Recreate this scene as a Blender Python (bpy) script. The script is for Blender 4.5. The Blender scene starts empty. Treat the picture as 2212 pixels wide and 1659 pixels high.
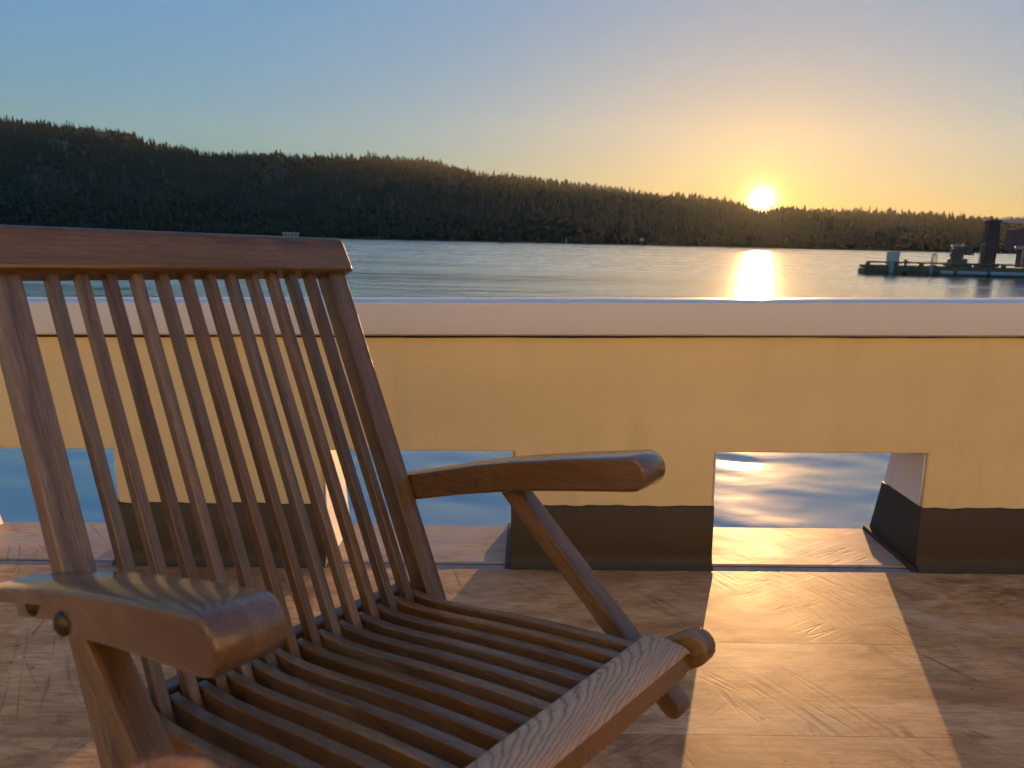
import bpy, bmesh, math, random
import numpy as np
from mathutils import Matrix, Vector

random.seed(7)
rng = np.random.default_rng(11)
S = bpy.context.scene
COL = S.collection
R_ = math.radians

# ------------------------------------------------------------------ camera
CZ = 1.93                      # camera height above the water (m)
PITCH, ROLL, FPX = R_(10.72), 0.022, 1635.0 / 2212.0
c_, s_ = math.cos(PITCH), math.sin(PITCH)
r0, u0, fw = Vector((1, 0, 0)), Vector((0, s_, c_)), Vector((0, c_, -s_))
RT = r0 * math.cos(ROLL) + u0 * math.sin(ROLL)
UP = u0 * math.cos(ROLL) - r0 * math.sin(ROLL)
CAM = Vector((0, 0, CZ))
cd = bpy.data.cameras.new('camera')
cam = bpy.data.objects.new('camera', cd)
COL.objects.link(cam)
cam.matrix_world = Matrix(((RT.x, UP.x, -fw.x, 0), (RT.y, UP.y, -fw.y, 0), (RT.z, UP.z, -fw.z, CZ), (0, 0, 0, 1)))
cd.sensor_width = 36.0
cd.lens = 36.0 * FPX
cd.clip_start, cd.clip_end = 0.02, 60000
cd.dof.use_dof = True
cd.dof.focus_distance = 1.7
cd.dof.aperture_fstop = 8.0
S.camera = cam


def ray(u, v):                 # direction of a photograph point (2212 x 1659 scale)
    return (fw + RT * ((u - 1106) / 1635.0) - UP * ((v - 829.5) / 1635.0)).normalized()


def az_el(u, v):
    d = ray(u, v)
    return math.atan2(d.x, d.y), math.asin(d.z)


# ------------------------------------------------------------------ world, sun, exposure
SUN_AZ, SUN_EL = R_(17.5), R_(3.2)
SUN = Vector((math.sin(SUN_AZ) * math.cos(SUN_EL), math.cos(SUN_AZ) * math.cos(SUN_EL), math.sin(SUN_EL)))
W = bpy.data.worlds.new('World')
S.world = W
W.use_nodes = True
nt = W.node_tree
N, L = nt.nodes, nt.links
bg = N['Background']
sky = N.new('ShaderNodeTexSky')
sky.sky_type = 'NISHITA'
sky.sun_disc = False
sky.sun_elevation, sky.sun_rotation = SUN_EL, SUN_AZ
sky.air_density, sky.dust_density, sky.ozone_density = 1.0, 0.3, 3.2
SKY_GAMMA = 0.24
bw = N.new('ShaderNodeRGBToBW')
dv = N.new('ShaderNodeMath'); dv.operation = 'DIVIDE'; dv.inputs[1].default_value = 1.2
pw = N.new('ShaderNodeMath'); pw.operation = 'POWER'; pw.inputs[1].default_value = SKY_GAMMA - 1.0
sc_ = N.new('ShaderNodeVectorMath'); sc_.operation = 'SCALE'
L.new(sky.outputs[0], bw.inputs[0]); L.new(bw.outputs[0], dv.inputs[0]); L.new(dv.outputs[0], pw.inputs[0])
L.new(sky.outputs[0], sc_.inputs[0]); L.new(pw.outputs[0], sc_.inputs['Scale'])
# the sun's own disc with its aureole
geo = N.new('ShaderNodeNewGeometry')
dot = N.new('ShaderNodeVectorMath'); dot.operation = 'DOT_PRODUCT'; dot.inputs[1].default_value = -SUN
ac = N.new('ShaderNodeMath'); ac.operation = 'ARCCOSINE'
L.new(geo.outputs['Incoming'], dot.inputs[0]); L.new(dot.outputs['Value'], ac.inputs[0])


def glow(width_deg, amp, col):
    m = N.new('ShaderNodeMath'); m.operation = 'MULTIPLY'; m.inputs[1].default_value = -1.0 / R_(width_deg)
    e = N.new('ShaderNodeMath'); e.operation = 'EXPONENT'
    k = N.new('ShaderNodeVectorMath'); k.operation = 'SCALE'; k.inputs[0].default_value = [x * amp for x in col]
    L.new(ac.outputs[0], m.inputs[0]); L.new(m.outputs[0], e.inputs[0]); L.new(e.outputs[0], k.inputs['Scale'])
    return k


g1 = glow(0.27, 140.0, (1.0, 0.78, 0.36))
g2 = glow(2.3, 4.2, (1.0, 0.42, 0.01))
a1 = N.new('ShaderNodeVectorMath'); a1.operation = 'ADD'
a2 = N.new('ShaderNodeVectorMath'); a2.operation = 'ADD'
L.new(g1.outputs[0], a1.inputs[0]); L.new(g2.outputs[0], a1.inputs[1])
L.new(a1.outputs[0], a2.inputs[0]); L.new(sc_.outputs[0], a2.inputs[1])
L.new(a2.outputs[0], bg.inputs['Color'])
bg.inputs['Strength'].default_value = 0.073

sl = bpy.data.lights.new('sun', 'SUN')
sl.energy = 3.6
sl.angle = R_(0.5)
sl.color = (1.0, 0.53, 0.20)
so = bpy.data.objects.new('sun', sl)
COL.objects.link(so)
so.rotation_euler = SUN.to_track_quat('Z', 'Y').to_euler()

S.view_settings.view_transform = 'Standard'
S.view_settings.look = 'None'
S.view_settings.gamma = 1.0
S.view_settings.use_curve_mapping = False
S.view_settings.exposure = 1.78
S.cycles.use_denoising = True
S.cycles.max_bounces = 5
S.cycles.glossy_bounces = 3
S.cycles.volume_bounces = 0
S.cycles.adaptive_threshold = 0.03
S.cycles.diffuse_bounces = 3
S.cycles.caustics_reflective = False
S.cycles.caustics_refractive = False
S.cycles.sample_clamp_indirect = 6.0


# ------------------------------------------------------------------ helpers
def tag(o, label=None, cat=None, group=None, kind=None):
    if label: o['label'] = label
    if cat: o['category'] = cat
    if group: o['group'] = group
    if kind: o['kind'] = kind
    return o


def finish(me, smooth=True, ang=32):
    if smooth:
        me.shade_smooth()
        me.set_sharp_from_angle(angle=R_(ang))


def link(name, me, mat=None, parent=None, M=None):
    if mat is not None and len(me.materials) == 0:
        me.materials.append(mat)
    o = bpy.data.objects.new(name, me)
    COL.objects.link(o)
    if parent is not None:
        o.parent = parent
    if M is not None:
        o.matrix_local = M
    return o


def empty(name, M):
    o = bpy.data.objects.new(name, None)
    o.empty_display_size = 0.1
    COL.objects.link(o)
    o.matrix_world = M
    return o


def bm_mesh(name, bm, smooth=True, ang=32, flat=False):
    me = bpy.data.meshes.new(name)
    bmesh.ops.recalc_face_normals(bm, faces=bm.faces)
    bm.to_mesh(me)
    bm.free()
    finish(me, smooth, ang)
    if smooth and flat:
        big = max(p.area for p in me.polygons) * 0.12
        for p in me.polygons:
            if p.area > big and (len(p.vertices) > 4 or max(abs(c) for c in p.normal) > 0.9999): p.use_smooth = False
    return me


def box_bm(sx, sy, sz, bevel=0.0, seg=2, cuts=0):
    bm = bmesh.new()
    bmesh.ops.create_cube(bm, size=1.0, matrix=Matrix.Diagonal((sx, sy, sz, 1)))
    if bevel > 0:
        bmesh.ops.bevel(bm, geom=bm.edges[:], offset=bevel, segments=seg, profile=0.5, affect='EDGES')
    return bm


def add_box(bm, c, d, M=None):
    m = Matrix.Translation(c) @ Matrix.Diagonal((d[0], d[1], d[2], 1))
    bmesh.ops.create_cube(bm, size=1.0, matrix=(M @ m) if M else m)


def add_cyl(bm, p0, p1, r0_, r1_=None, n=12):
    p0, p1 = Vector(p0), Vector(p1)
    d = p1 - p0
    m = Matrix.Translation((p0 + p1) / 2) @ d.to_track_quat('Z', 'Y').to_matrix().to_4x4()
    bmesh.ops.create_cone(bm, cap_ends=True, segments=n, radius1=r0_, radius2=r0_ if r1_ is None else r1_, depth=d.length, matrix=m)


def frame(ox, X, Y):            # matrix with given origin and X, Y axes
    X = Vector(X).normalized()
    Z = X.cross(Vector(Y)).normalized()
    Y = Z.cross(X)
    o = Vector(ox)
    return Matrix(((X.x, Y.x, Z.x, o.x), (X.y, Y.y, Z.y, o.y), (X.z, Y.z, Z.z, o.z), (0, 0, 0, 1)))


def extrude_profile(name, pts, w, bevel=0.004, seg=2, ang=32):   # polygon in local X-Z, thickness w along Y
    bm = bmesh.new()
    a = [bm.verts.new((x, -w / 2, z)) for x, z in pts]
    b = [bm.verts.new((x, w / 2, z)) for x, z in pts]
    n = len(pts)
    f1, f2 = bm.faces.new(a), bm.faces.new(b[::-1])
    for i in range(n):
        bm.faces.new((a[i], b[i], b[(i + 1) % n], a[(i + 1) % n]))
    bmesh.ops.recalc_face_normals(bm, faces=bm.faces)
    if bevel > 0:
        ed = list({e for f in (f1, f2) for e in f.edges})
        bmesh.ops.bevel(bm, geom=ed, offset=bevel, segments=seg, profile=0.5, affect='EDGES', clamp_overlap=True)
    return bm_mesh(name, bm, True, ang, True)


# ------------------------------------------------------------------ materials
class G:                        # small node-graph helper
    def __init__(s, name):
        s.m = bpy.data.materials.new(name)
        s.m.use_nodes = True
        s.t = s.m.node_tree
        s.b = s.t.nodes['Principled BSDF']

    def n(s, t, **k):
        x = s.t.nodes.new('ShaderNode' + t)
        for a, v in k.items():
            setattr(x, a, v)
        return x

    def l(s, a, b): s.t.links.new(a, b)

    def coords(s, scale=(1, 1, 1), rot=(0, 0, 0), loc=(0, 0, 0), rnd=True, src='Object'):
        tc = s.n('TexCoord')
        mp = s.n('Mapping')
        if any(rot):
            mp.vector_type = 'TEXTURE'
            scale = tuple(1.0 / q for q in scale)
        mp.inputs['Scale'].default_value = scale
        mp.inputs['Rotation'].default_value = rot
        mp.inputs['Location'].default_value = loc
        out = tc.outputs[src]
        if rnd:
            oi = s.n('ObjectInfo')
            m = s.n('VectorMath', operation='SCALE')
            m.inputs[0].default_value = (37.0, 11.3, 5.7)
            s.l(oi.outputs['Random'], m.inputs['Scale'])
            ad = s.n('VectorMath', operation='ADD')
            s.l(out, ad.inputs[0]); s.l(m.outputs[0], ad.inputs[1])
            out = ad.outputs[0]
        s.l(out, mp.inputs['Vector'])
        return mp.outputs[0]

    def noise(s, vec, scale=5, detail=4, rough=0.55, dist=0.0):
        x = s.n('TexNoise')
        x.inputs['Scale'].default_value = scale
        x.inputs['Detail'].default_value = detail
        x.inputs['Roughness'].default_value = rough
        x.inputs['Distortion'].default_value = dist
        s.l(vec, x.inputs['Vector'])
        return x.outputs['Fac']

    def ramp(s, fac, stops, interp='LINEAR'):
        x = s.n('ValToRGB')
        e = x.color_ramp.elements
        x.color_ramp.interpolation = interp
        while len(e) < len(stops): e.new(0.5)
        for el, (p, c) in zip(e, stops):
            el.position = p
            el.color = (c, c, c, 1) if isinstance(c, (int, float)) else (*c, 1)
        s.l(fac, x.inputs['Fac'])
        return x.outputs['Color']

    def mix(s, fac, a, b, mode='MIX'):
        x = s.n('Mix', data_type='RGBA', blend_type=mode)
        for sock, v in ((x.inputs[0], fac), (x.inputs[6], a), (x.inputs[7], b)):
            if isinstance(v, (int, float)): sock.default_value = v
            elif isinstance(v, tuple): sock.default_value = (*v, 1)
            else: s.l(v, sock)
        return x.outputs[2]

    def math(s, op, a, b=None):
        x = s.n('Math', operation=op)
        for sock, v in ((x.inputs[0], a), (x.inputs[1], b)):
            if v is None: continue
            if isinstance(v, (int, float)): sock.default_value = v
            else: s.l(v, sock)
        return x.outputs[0]

    def bump(s, h, strength=0.3, dist=0.002, prev=None):
        x = s.n('Bump')
        x.inputs['Strength'].default_value = strength
        x.inputs['Distance'].default_value = dist
        s.l(h, x.inputs['Height'])
        if prev is not None: s.l(prev, x.inputs['Normal'])
        s.l(x.outputs[0], s.b.inputs['Normal'])
        return x.outputs[0]

    def set(s, **k):
        for a, v in k.items():
            i = s.b.inputs[a.replace('_', ' ')]
            if isinstance(v, (int, float)): i.default_value = v
            elif isinstance(v, tuple): i.default_value = (*v, 1)
            else: s.l(v, i)
        return s.m


def plain(name, col, rough=0.6, var=0.12, scale=6.0, metal=0.0, bump=0.0):
    g = G(name)
    v = g.coords()
    f = g.noise(v, scale, 5, 0.6)
    d = tuple(max(0, x * (1 - var)) for x in col)
    b = tuple(min(1, x * (1 + var)) for x in col)
    g.set(Base_Color=g.ramp(f, [(0.3, d), (0.7, b)]), Roughness=rough, Metallic=metal)
    if bump: g.bump(f, bump, 0.01)
    return g.m


def teak(name, dark, mid, light, ring=9.0, tilt=0.02, rough=0.42, coat=0.25, contrast=1.0, pale=0.0, relief=0.35):
    """Varnished, weathered teak; grain runs along local X."""
    g = G(name)
    base = g.coords(scale=(1, 1, 1))
    # warp
    wv = g.n('TexNoise'); wv.inputs['Scale'].default_value = 3.0; wv.inputs['Detail'].default_value = 2
    st = g.n('Mapping'); st.inputs['Scale'].default_value = (0.35, 1, 1)
    g.l(base, st.inputs['Vector']); g.l(st.outputs[0], wv.inputs['Vector'])
    ad = g.n('VectorMath', operation='MULTIPLY_ADD')
    g.l(wv.outputs['Color'], ad.inputs[0]); ad.inputs[1].default_value = (0.0, 0.035, 0.035); g.l(base, ad.inputs[2])
    rot = g.n('Mapping'); rot.inputs['Rotation'].default_value = (0, tilt, tilt * 0.6); rot.inputs['Location'].default_value = (0, 0.02, 0.05)
    g.l(ad.outputs[0], rot.inputs['Vector'])
    wave = g.n('TexWave', wave_type='RINGS', rings_direction='X', wave_profile='SAW')
    wave.inputs['Scale'].default_value = ring
    wave.inputs['Distortion'].default_value = 1.2
    wave.inputs['Detail'].default_value = 2
    wave.inputs['Detail Scale'].default_value = 2.0
    g.l(rot.outputs[0], wave.inputs['Vector'])
    fine = g.coords(scale=(14, 420, 420))
    ff = g.noise(fine, 1.0, 3, 0.6)
    pores = g.coords(scale=(30, 900, 900), loc=(3, 1, 2))
    pf = g.noise(pores, 1.0, 2, 0.5)
    blot = g.coords(scale=(5, 12, 12))
    bf = g.noise(blot, 1.0, 4, 0.6)
    rings = g.ramp(wave.outputs['Fac'], [(0.0, dark), (0.18, mid), (0.75, light), (0.93, mid), (1.0, dark)])
    grain = g.ramp(ff, [(0.3, dark), (0.55, mid), (0.75, light)])
    col = g.mix(0.45 * contrast, grain, rings)
    col = g.mix(g.ramp(bf, [(0.35, 0.0), (0.7, 0.55)]), col, tuple(x * 0.62 for x in mid))
    pm = g.ramp(pf, [(0.30, 0.75), (0.40, 0.0)])
    col = g.mix(pm, col, tuple(x * 0.38 for x in dark))
    if pale:
        col = g.mix(pale, col, (0.42, 0.36, 0.30))
    rr = g.ramp(bf, [(0.3, rough - 0.1), (0.7, rough + 0.16)])
    h = g.math('ADD', g.math('MULTIPLY', ff, 0.5), g.math('MULTIPLY', wave.outputs['Fac'], 0.5))
    oi = g.n('ObjectInfo')
    hsv = g.n('HueSaturation')
    g.l(col, hsv.inputs['Color'])
    g.l(g.math('ADD', g.math('MULTIPLY', oi.outputs['Random'], 0.5), 0.74), hsv.inputs['Value'])
    g.l(g.math('ADD', g.math('MULTIPLY', g.math('FRACT', g.math('MULTIPLY', oi.outputs['Random'], 7.3)), 0.45), 0.72), hsv.inputs['Saturation'])
    g.set(Base_Color=hsv.outputs[0], Roughness=rr, Coat_Weight=coat, Coat_Roughness=0.12)
    g.bump(h, relief, 0.0012)
    return g.m


M_TEAK = teak('teak', (0.044, 0.023, 0.009), (0.138, 0.076, 0.030), (0.275, 0.175, 0.088))
M_TEAK_ARM = teak('varnished_teak', (0.060, 0.025, 0.006), (0.150, 0.068, 0.015), (0.22, 0.108, 0.028), ring=5, rough=0.30, coat=0.75, contrast=0.5, relief=0.12)


def cathedral():
    """weathered board with bold nested growth rings; local X along the board, Y across"""
    g = G('weathered_teak')
    v = g.coords(rnd=False)
    sep = g.n('SeparateXYZ'); g.l(v, sep.inputs[0])
    nz = g.noise(g.coords(scale=(16, 34, 34), rnd=False), 1.0, 3, 0.55)
    fz = g.noise(g.coords(scale=(60, 300, 300), rnd=False), 1.0, 3, 0.6)
    yy = g.math('SUBTRACT', 0.030, sep.outputs['Y'])                # 0 at the back edge, 0.06 at the front
    sweep = g.math('MULTIPLY', g.math('POWER', yy, 2.0), 50.0)
    u = g.math('ADD', sep.outputs['X'], sweep)
    u = g.math('ADD', u, g.math('MULTIPLY', nz, 0.045))
    u = g.math('ADD', u, g.math('MULTIPLY', fz, 0.004))
    u = g.math('ADD', u, g.math('MULTIPLY', g.math('SINE', g.math('MULTIPLY', u, 38.0)), 0.006))
    ph = g.math('FRACT', g.math('MULTIPLY', u, 48.0))
    ring = g.ramp(ph, [(0.0, (0.42, 0.30, 0.20)), (0.55, (0.52, 0.38, 0.26)), (0.80, (0.36, 0.25, 0.16)), (0.93, (0.16, 0.10, 0.06)), (1.0, (0.34, 0.235, 0.155))])
    fine = g.noise(g.coords(scale=(26, 520, 520), rnd=False), 1.0, 3, 0.6)
    c = g.mix(g.ramp(fine, [(0.35, 0.45), (0.6, 0.0)]), ring, (0.20, 0.13, 0.08))
    blot = g.noise(g.coords(scale=(7, 16, 16), rnd=False), 1.0, 4, 0.6)
    c = g.mix(g.ramp(blot, [(0.4, 0.0), (0.7, 0.4)]), c, (0.25, 0.15, 0.085))
    g.set(Base_Color=c, Roughness=0.55)
    g.bump(g.math('ADD', g.math('MULTIPLY', ph, -0.6), g.math('MULTIPLY', fine, 0.4)), 0.4, 0.0012)
    return g.m


M_TEAK_RAIL = cathedral()
M_BRONZE = plain('aged_bronze', (0.055, 0.045, 0.025), 0.45, 0.3, 90, 0.7)


def paint(name, col, rough=0.45, wear=0.0, under=(0.25, 0.2, 0.13), bumpy=0.12):
    g = G(name)
    v = g.coords(rnd=False)
    big = g.noise(g.coords(scale=(1.2, 3, 3), rnd=False), 1.0, 5, 0.6)
    c = g.ramp(big, [(0.3, tuple(x * 0.9 for x in col)), (0.7, tuple(min(1, x * 1.05) for x in col))])
    # brush marks, small scratches and drips
    br = g.noise(g.coords(scale=(6, 160, 160), rnd=False), 1.0, 3, 0.6)
    sc1 = g.noise(g.coords(scale=(16, 40, 120), rot=(0, 0.35, 0), rnd=False), 1.0, 2, 0.5, 0.5)
    sm = g.ramp(sc1, [(0.20, 0.5), (0.235, 0.0)])
    gr = g.noise(g.coords(scale=(9, 9, 1.6), rnd=False), 1.0, 5, 0.65)
    c = g.mix(g.ramp(gr, [(0.52, 0.0), (0.75, 0.22)]), c, tuple(x * 0.55 for x in col))
    sp = g.noise(g.coords(scale=(70, 70, 90), rnd=False), 1.0, 2, 0.5)
    c = g.mix(g.ramp(sp, [(0.19, 0.6), (0.225, 0.0)]), c, tuple(x * 0.4 for x in col))
    c = g.mix(sm, c, tuple(x * 0.55 for x in col))
    if wear:
        wn = g.noise(g.coords(scale=(9, 22, 30), rnd=False), 1.0, 6, 0.75)
        wm = g.ramp(wn, [(0.26, wear), (0.30, 0.0)])
        c = g.mix(wm, c, under)
    g.set(Base_Color=c, Roughness=g.ramp(big, [(0.3, rough - 0.06), (0.7, rough + 0.1)]))
    g.bump(g.math('ADD', g.math('MULTIPLY', br, 0.4), big), bumpy, 0.004)
    return g.m


M_BUFF = paint('buff_paint', (0.76, 0.625, 0.335), 0.5, wear=0.0)
M_WHITE = paint('white_paint', (0.80, 0.77, 0.76), 0.30, wear=0.5, bumpy=0.2)
M_BLACK = paint('black_paint', (0.042, 0.029, 0.012), 0.6, wear=0.35, under=(0.12, 0.1, 0.08))


def deck_mat(name, grey=0.0):
    """worn, stained plywood-like deck: streaks, blotches, scuffs and long scratches"""
    g = G(name)
    X = lambda sx, sy, **k: g.coords(scale=(sx, sy, 10), **k)
    a = g.noise(X(2.2, 5.2), 1.0, 6, 0.70, 0.9)              # broad streaks
    b = g.noise(X(16.0, 105.0), 1.0, 4, 0.62, 0.3)           # fibre
    c = g.noise(X(4.2, 6.5, loc=(3, 7, 0)), 1.0, 6, 0.66, 0.5)    # stains
    d = g.noise(X(26.0, 34.0, loc=(9, 2, 0)), 1.0, 3, 0.7)   # spots
    col = g.ramp(a, [(0.30, (0.24, 0.12, 0.05)), (0.43, (0.42, 0.24, 0.108)), (0.55, (0.55, 0.35, 0.175)), (0.70, (0.68, 0.48, 0.27))])
    col = g.mix(g.ramp(b, [(0.36, 0.55), (0.56, 0.0)]), col, (0.22, 0.115, 0.055))
    col = g.mix(g.ramp(c, [(0.33, 0.75), (0.45, 0.0)]), col, (0.17, 0.085, 0.042))
    col = g.mix(g.ramp(c, [(0.55, 0.0), (0.70, 0.6)]), col, (0.55, 0.42, 0.28))
    col = g.mix(g.ramp(d, [(0.28, 0.85), (0.34, 0.0)]), col, (0.10, 0.055, 0.03))
    if grey:
        e = g.noise(X(3.5, 11.0, loc=(1, 4, 0)), 1.0, 6, 0.7, 0.4)
        col = g.mix(g.ramp(e, [(0.42, grey), (0.62, 0.1)]), col, (0.34, 0.345, 0.35))
    hs = None
    for k, (rz, sx, sy, wd) in enumerate([(-1.05, 1.2, 26, 0.026), (-0.80, 0.9, 18, 0.020), (0.55, 1.6, 22, 0.016), (-1.3, 1.5, 30, 0.018)]):
        f = g.noise(g.coords(scale=(sx, sy, 3), rot=(0, 0, rz), loc=(k * 5.1, k * 3.3, 0)), 1.0, 1.0, 0.5, 0.12)
        ln = g.math('ABSOLUTE', g.math('SUBTRACT', f, 0.5))
        gate = g.ramp(g.noise(X(3.1, 3.6, loc=(k * 2.7, 11 - k, 0)), 1.0, 2, 0.5), [(0.55, 0.0), (0.68, 1.0)])
        m = g.math('MULTIPLY', g.ramp(ln, [(0.0, 1.0), (wd, 0.0)]), gate)
        hs = m if hs is None else g.math('MAXIMUM', hs, m)
    col = g.mix(g.math('MULTIPLY', hs, 0.8), col, (0.16, 0.08, 0.04))
    vo = g.n('TexVoronoi'); vo.inputs['Scale'].default_value = 7.0
    g.l(g.coords(scale=(1, 1.7, 1)), vo.inputs['Vector'])
    fl = g.ramp(vo.outputs['Distance'], [(0.026, 1.0), (0.034, 0.0)])   # dried paint drips
    sel = g.ramp(vo.outputs['Color'], [(0.62, 0.0), (0.64, 1.0)])
    col = g.mix(g.math('MULTIPLY', fl, sel), col, (0.72, 0.68, 0.62))
    h = g.math('SUBTRACT', g.math('ADD', g.math('MULTIPLY', b, 0.10), g.math('MULTIPLY', d, 0.16)), g.math('MULTIPLY', hs, 0.55))
    ro = g.ramp(c, [(0.3, 0.42), (0.7, 0.62)])
    g.set(Base_Color=col, Roughness=ro)
    g.b.inputs['Specular IOR Level'].default_value = 0.4
    g.bump(h, 0.25, 0.0012)
    return g.m


M_DECK = deck_mat('deck_wood')
M_COVER = deck_mat('worn_grey_wood', grey=0.75)
M_CAULK = plain('dark_caulk', (0.02, 0.018, 0.016), 0.7, 0.4, 40)
M_GREYFILL = plain('grey_filler', (0.22, 0.22, 0.22), 0.6, 0.25, 25, bump=0.2)

# ------------------------------------------------------------------ water
g = G('sea_water')
wv = g.coords(rnd=False)
n1 = g.noise(wv, 2.2, 4, 0.55, 0.3)
n2 = g.noise(g.coords(scale=(0.25, 0.6, 1), rnd=False), 1.0, 4, 0.6, 0.4)
dist_ = g.n('VectorMath', operation='LENGTH')
g.l(wv, dist_.inputs[0])
mr = g.n('MapRange'); mr.inputs['From Min'].default_value = 9.0; mr.inputs['From Max'].default_value = 70.0
mr.inputs['To Min'].default_value = 0.20; mr.inputs['To Max'].default_value = 0.25      # calm in the lee of the boat, ruffled further out
g.l(dist_.outputs['Value'], mr.inputs['Value'])
b1 = g.bump(n2, 0.16, 0.30)
b2 = g.bump(n1, 0.12, 0.06, prev=b1)
ms = g.n('MapRange'); ms.inputs['From Min'].default_value = 9.0; ms.inputs['From Max'].default_value = 45.0
ms.inputs['To Min'].default_value = 0.05; ms.inputs['To Max'].default_value = 0.35
g.l(dist_.outputs['Value'], ms.inputs['Value'])
for bb in (b1, b2): g.l(ms.outputs[0], bb.node.inputs['Strength'])
gl = g.n('BsdfAnisotropic', distribution='BECKMANN'); gl.inputs['Color'].default_value = (0.86, 0.89, 0.89, 1)
wp = g.noise(g.coords(scale=(0.035, 0.14, 1), rnd=False), 1.0, 5, 0.7, 0.6)      # cat's-paws
g.l(g.math('MULTIPLY', mr.outputs[0], g.math('ADD', g.math('MULTIPLY', wp, 1.5), 0.25)), gl.inputs['Roughness']); g.l(b2, gl.inputs['Normal'])
fr_ = g.n('Fresnel'); fr_.inputs['IOR'].default_value = 2.2
g.l(g.ramp(fr_.outputs[0], [(0.14, (0.34, 0.37, 0.38)), (0.36, (0.58, 0.60, 0.61)), (0.78, (0.99, 0.99, 0.98))]), gl.inputs['Color'])
g.set(Base_Color=(0.10, 0.14, 0.16), Roughness=0.4)
mx = g.n('MixShader'); mx.inputs[0].default_value = 0.9
g.l(g.b.outputs[0], mx.inputs[1]); g.l(gl.outputs[0], mx.inputs[2]); g.l(mx.outputs[0], g.t.nodes['Material Output'].inputs[0])
M_WATER = g.m


def water():
    az = np.concatenate([np.radians(np.linspace(-180, -48, 45, endpoint=False)), np.radians(np.linspace(-48, 48, 720, endpoint=False)), np.radians(np.linspace(48, 180, 45, endpoint=False))])
    r = np.concatenate([[0.0], np.geomspace(1.2, 140, 520), np.geomspace(150, 30000, 46)])
    A, Rr = np.meshgrid(az, r[1:])
    X, Y = Rr * np.sin(A), Rr * np.cos(A)
    dr = Rr * 0.0095
    Z = np.zeros_like(X)
    rg = np.random.default_rng(5)
    for lam, amp, k in [(3.2, 0.0026, 4), (1.6, 0.0028, 7), (0.9, 0.0032, 9), (0.55, 0.0026, 9), (0.36, 0.0013, 9)]:
        for _ in range(k):
            th = R_(78) + rg.normal(0, 0.55)
            lm = lam * rg.uniform(0.8, 1.25)
            ph = rg.uniform(0, 6.28)
            fade = np.clip((lm / dr - 3.0) / 5.0, 0, 1)
            q = 2 * np.pi / lm * (X * np.cos(th) + Y * np.sin(th)) + ph
            Z += amp / math.sqrt(k) * fade * (np.sin(q) + 0.22 * np.sin(2 * q + 1.0))
    nr, na = X.shape
    V = np.zeros((nr * na + 1, 3), np.float32)
    V[1:, 0], V[1:, 1], V[1:, 2] = X.ravel(), Y.ravel(), Z.ravel()
    i = np.arange(nr - 1)[:, None] * na + 1
    j = np.arange(na)[None, :]
    j2 = (j + 1) % na
    F = np.stack([i + j, i + na + j, i + na + j2, i + j2], -1).reshape(-1, 4)
    me = bpy.data.meshes.new('water')
    me.vertices.add(len(V)); me.vertices.foreach_set('co', V.ravel())
    nf = len(F)
    me.loops.add(nf * 4); me.loops.foreach_set('vertex_index', F[:, ::-1].ravel().astype(np.int32))
    me.polygons.add(nf); me.polygons.foreach_set('loop_start', np.arange(0, nf * 4, 4, dtype=np.int32))
    me.polygons.foreach_set('loop_total', np.full(nf, 4, np.int32))
    me.update(calc_edges=True)
    me.validate()
    me.shade_smooth()
    tag(link('water', me, M_WATER), kind='structure')


water()

# ------------------------------------------------------------------ hill and forest across the water
SHORE = 880.0
RIDGE_PX = [(-700, 262), (-300, 262), (0, 262), (60, 270), (120, 274), (200, 281), (280, 296), (330, 316), (400, 331), (440, 339), (500, 341), (600, 339),
            (700, 346), (800, 347), (850, 349), (900, 352), (950, 359), (1000, 372), (1050, 386), (1130, 391), (1200, 401), (1300, 414),
            (1400, 426), (1500, 436), (1580, 446), (1606, 458), (1622, 466), (1645, 469), (1668, 467), (1684, 462), (1710, 462), (1800, 466), (1900, 470), (2000, 478), (2100, 487),
            (2140, 491), (2212, 496), (2400, 508), (2700, 520)]
_az = [az_el(u, v)[0] for u, v in RIDGE_PX]
_el = [az_el(u, v)[1] for u, v in RIDGE_PX]
A_MIN, A_MAX = R_(-62), R_(56)


def fbm(x, y, seed=0):
    z = 0
    for k in range(4):
        f = 2 ** k
        z += (math.sin(x * f * 1.3 + seed + 1.7 * k + 1.1 * math.sin(y * f * 0.9 + k)) * math.cos(y * f * 1.1 - seed + 2.3 * k)) / f
    return z


def ridge_el(a): return float(np.interp(a, _az, _el, left=_el[0], right=_el[-1]))


def ridge_dist(a): return SHORE + 190 + 620 * max(0.0, ridge_el(a)) / R_(9) + 40 * math.sin(a * 9)


def hill_z(a, t):               # t: 0 shore .. 1 ridge .. >1 behind
    rd = ridge_dist(a)
    h = CZ + math.tan(max(0.004, ridge_el(a))) * rd
    if t <= 1:
        p = t ** 0.93
        z = h * p * (1 + 0.09 * fbm(a * 30, t * 4, 2) * math.sin(math.pi * t) * (1 - t))
    else:
        z = h * (1 - 0.65 * (t - 1))
    return z


def hill_pt(a, t):
    sh = SHORE + 6 * fbm(a * 40, 1.0, 3)
    rd = ridge_dist(a)
    r = sh + (rd - sh) * t
    return Vector((r * math.sin(a), r * math.cos(a), hill_z(a, t)))


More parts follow.
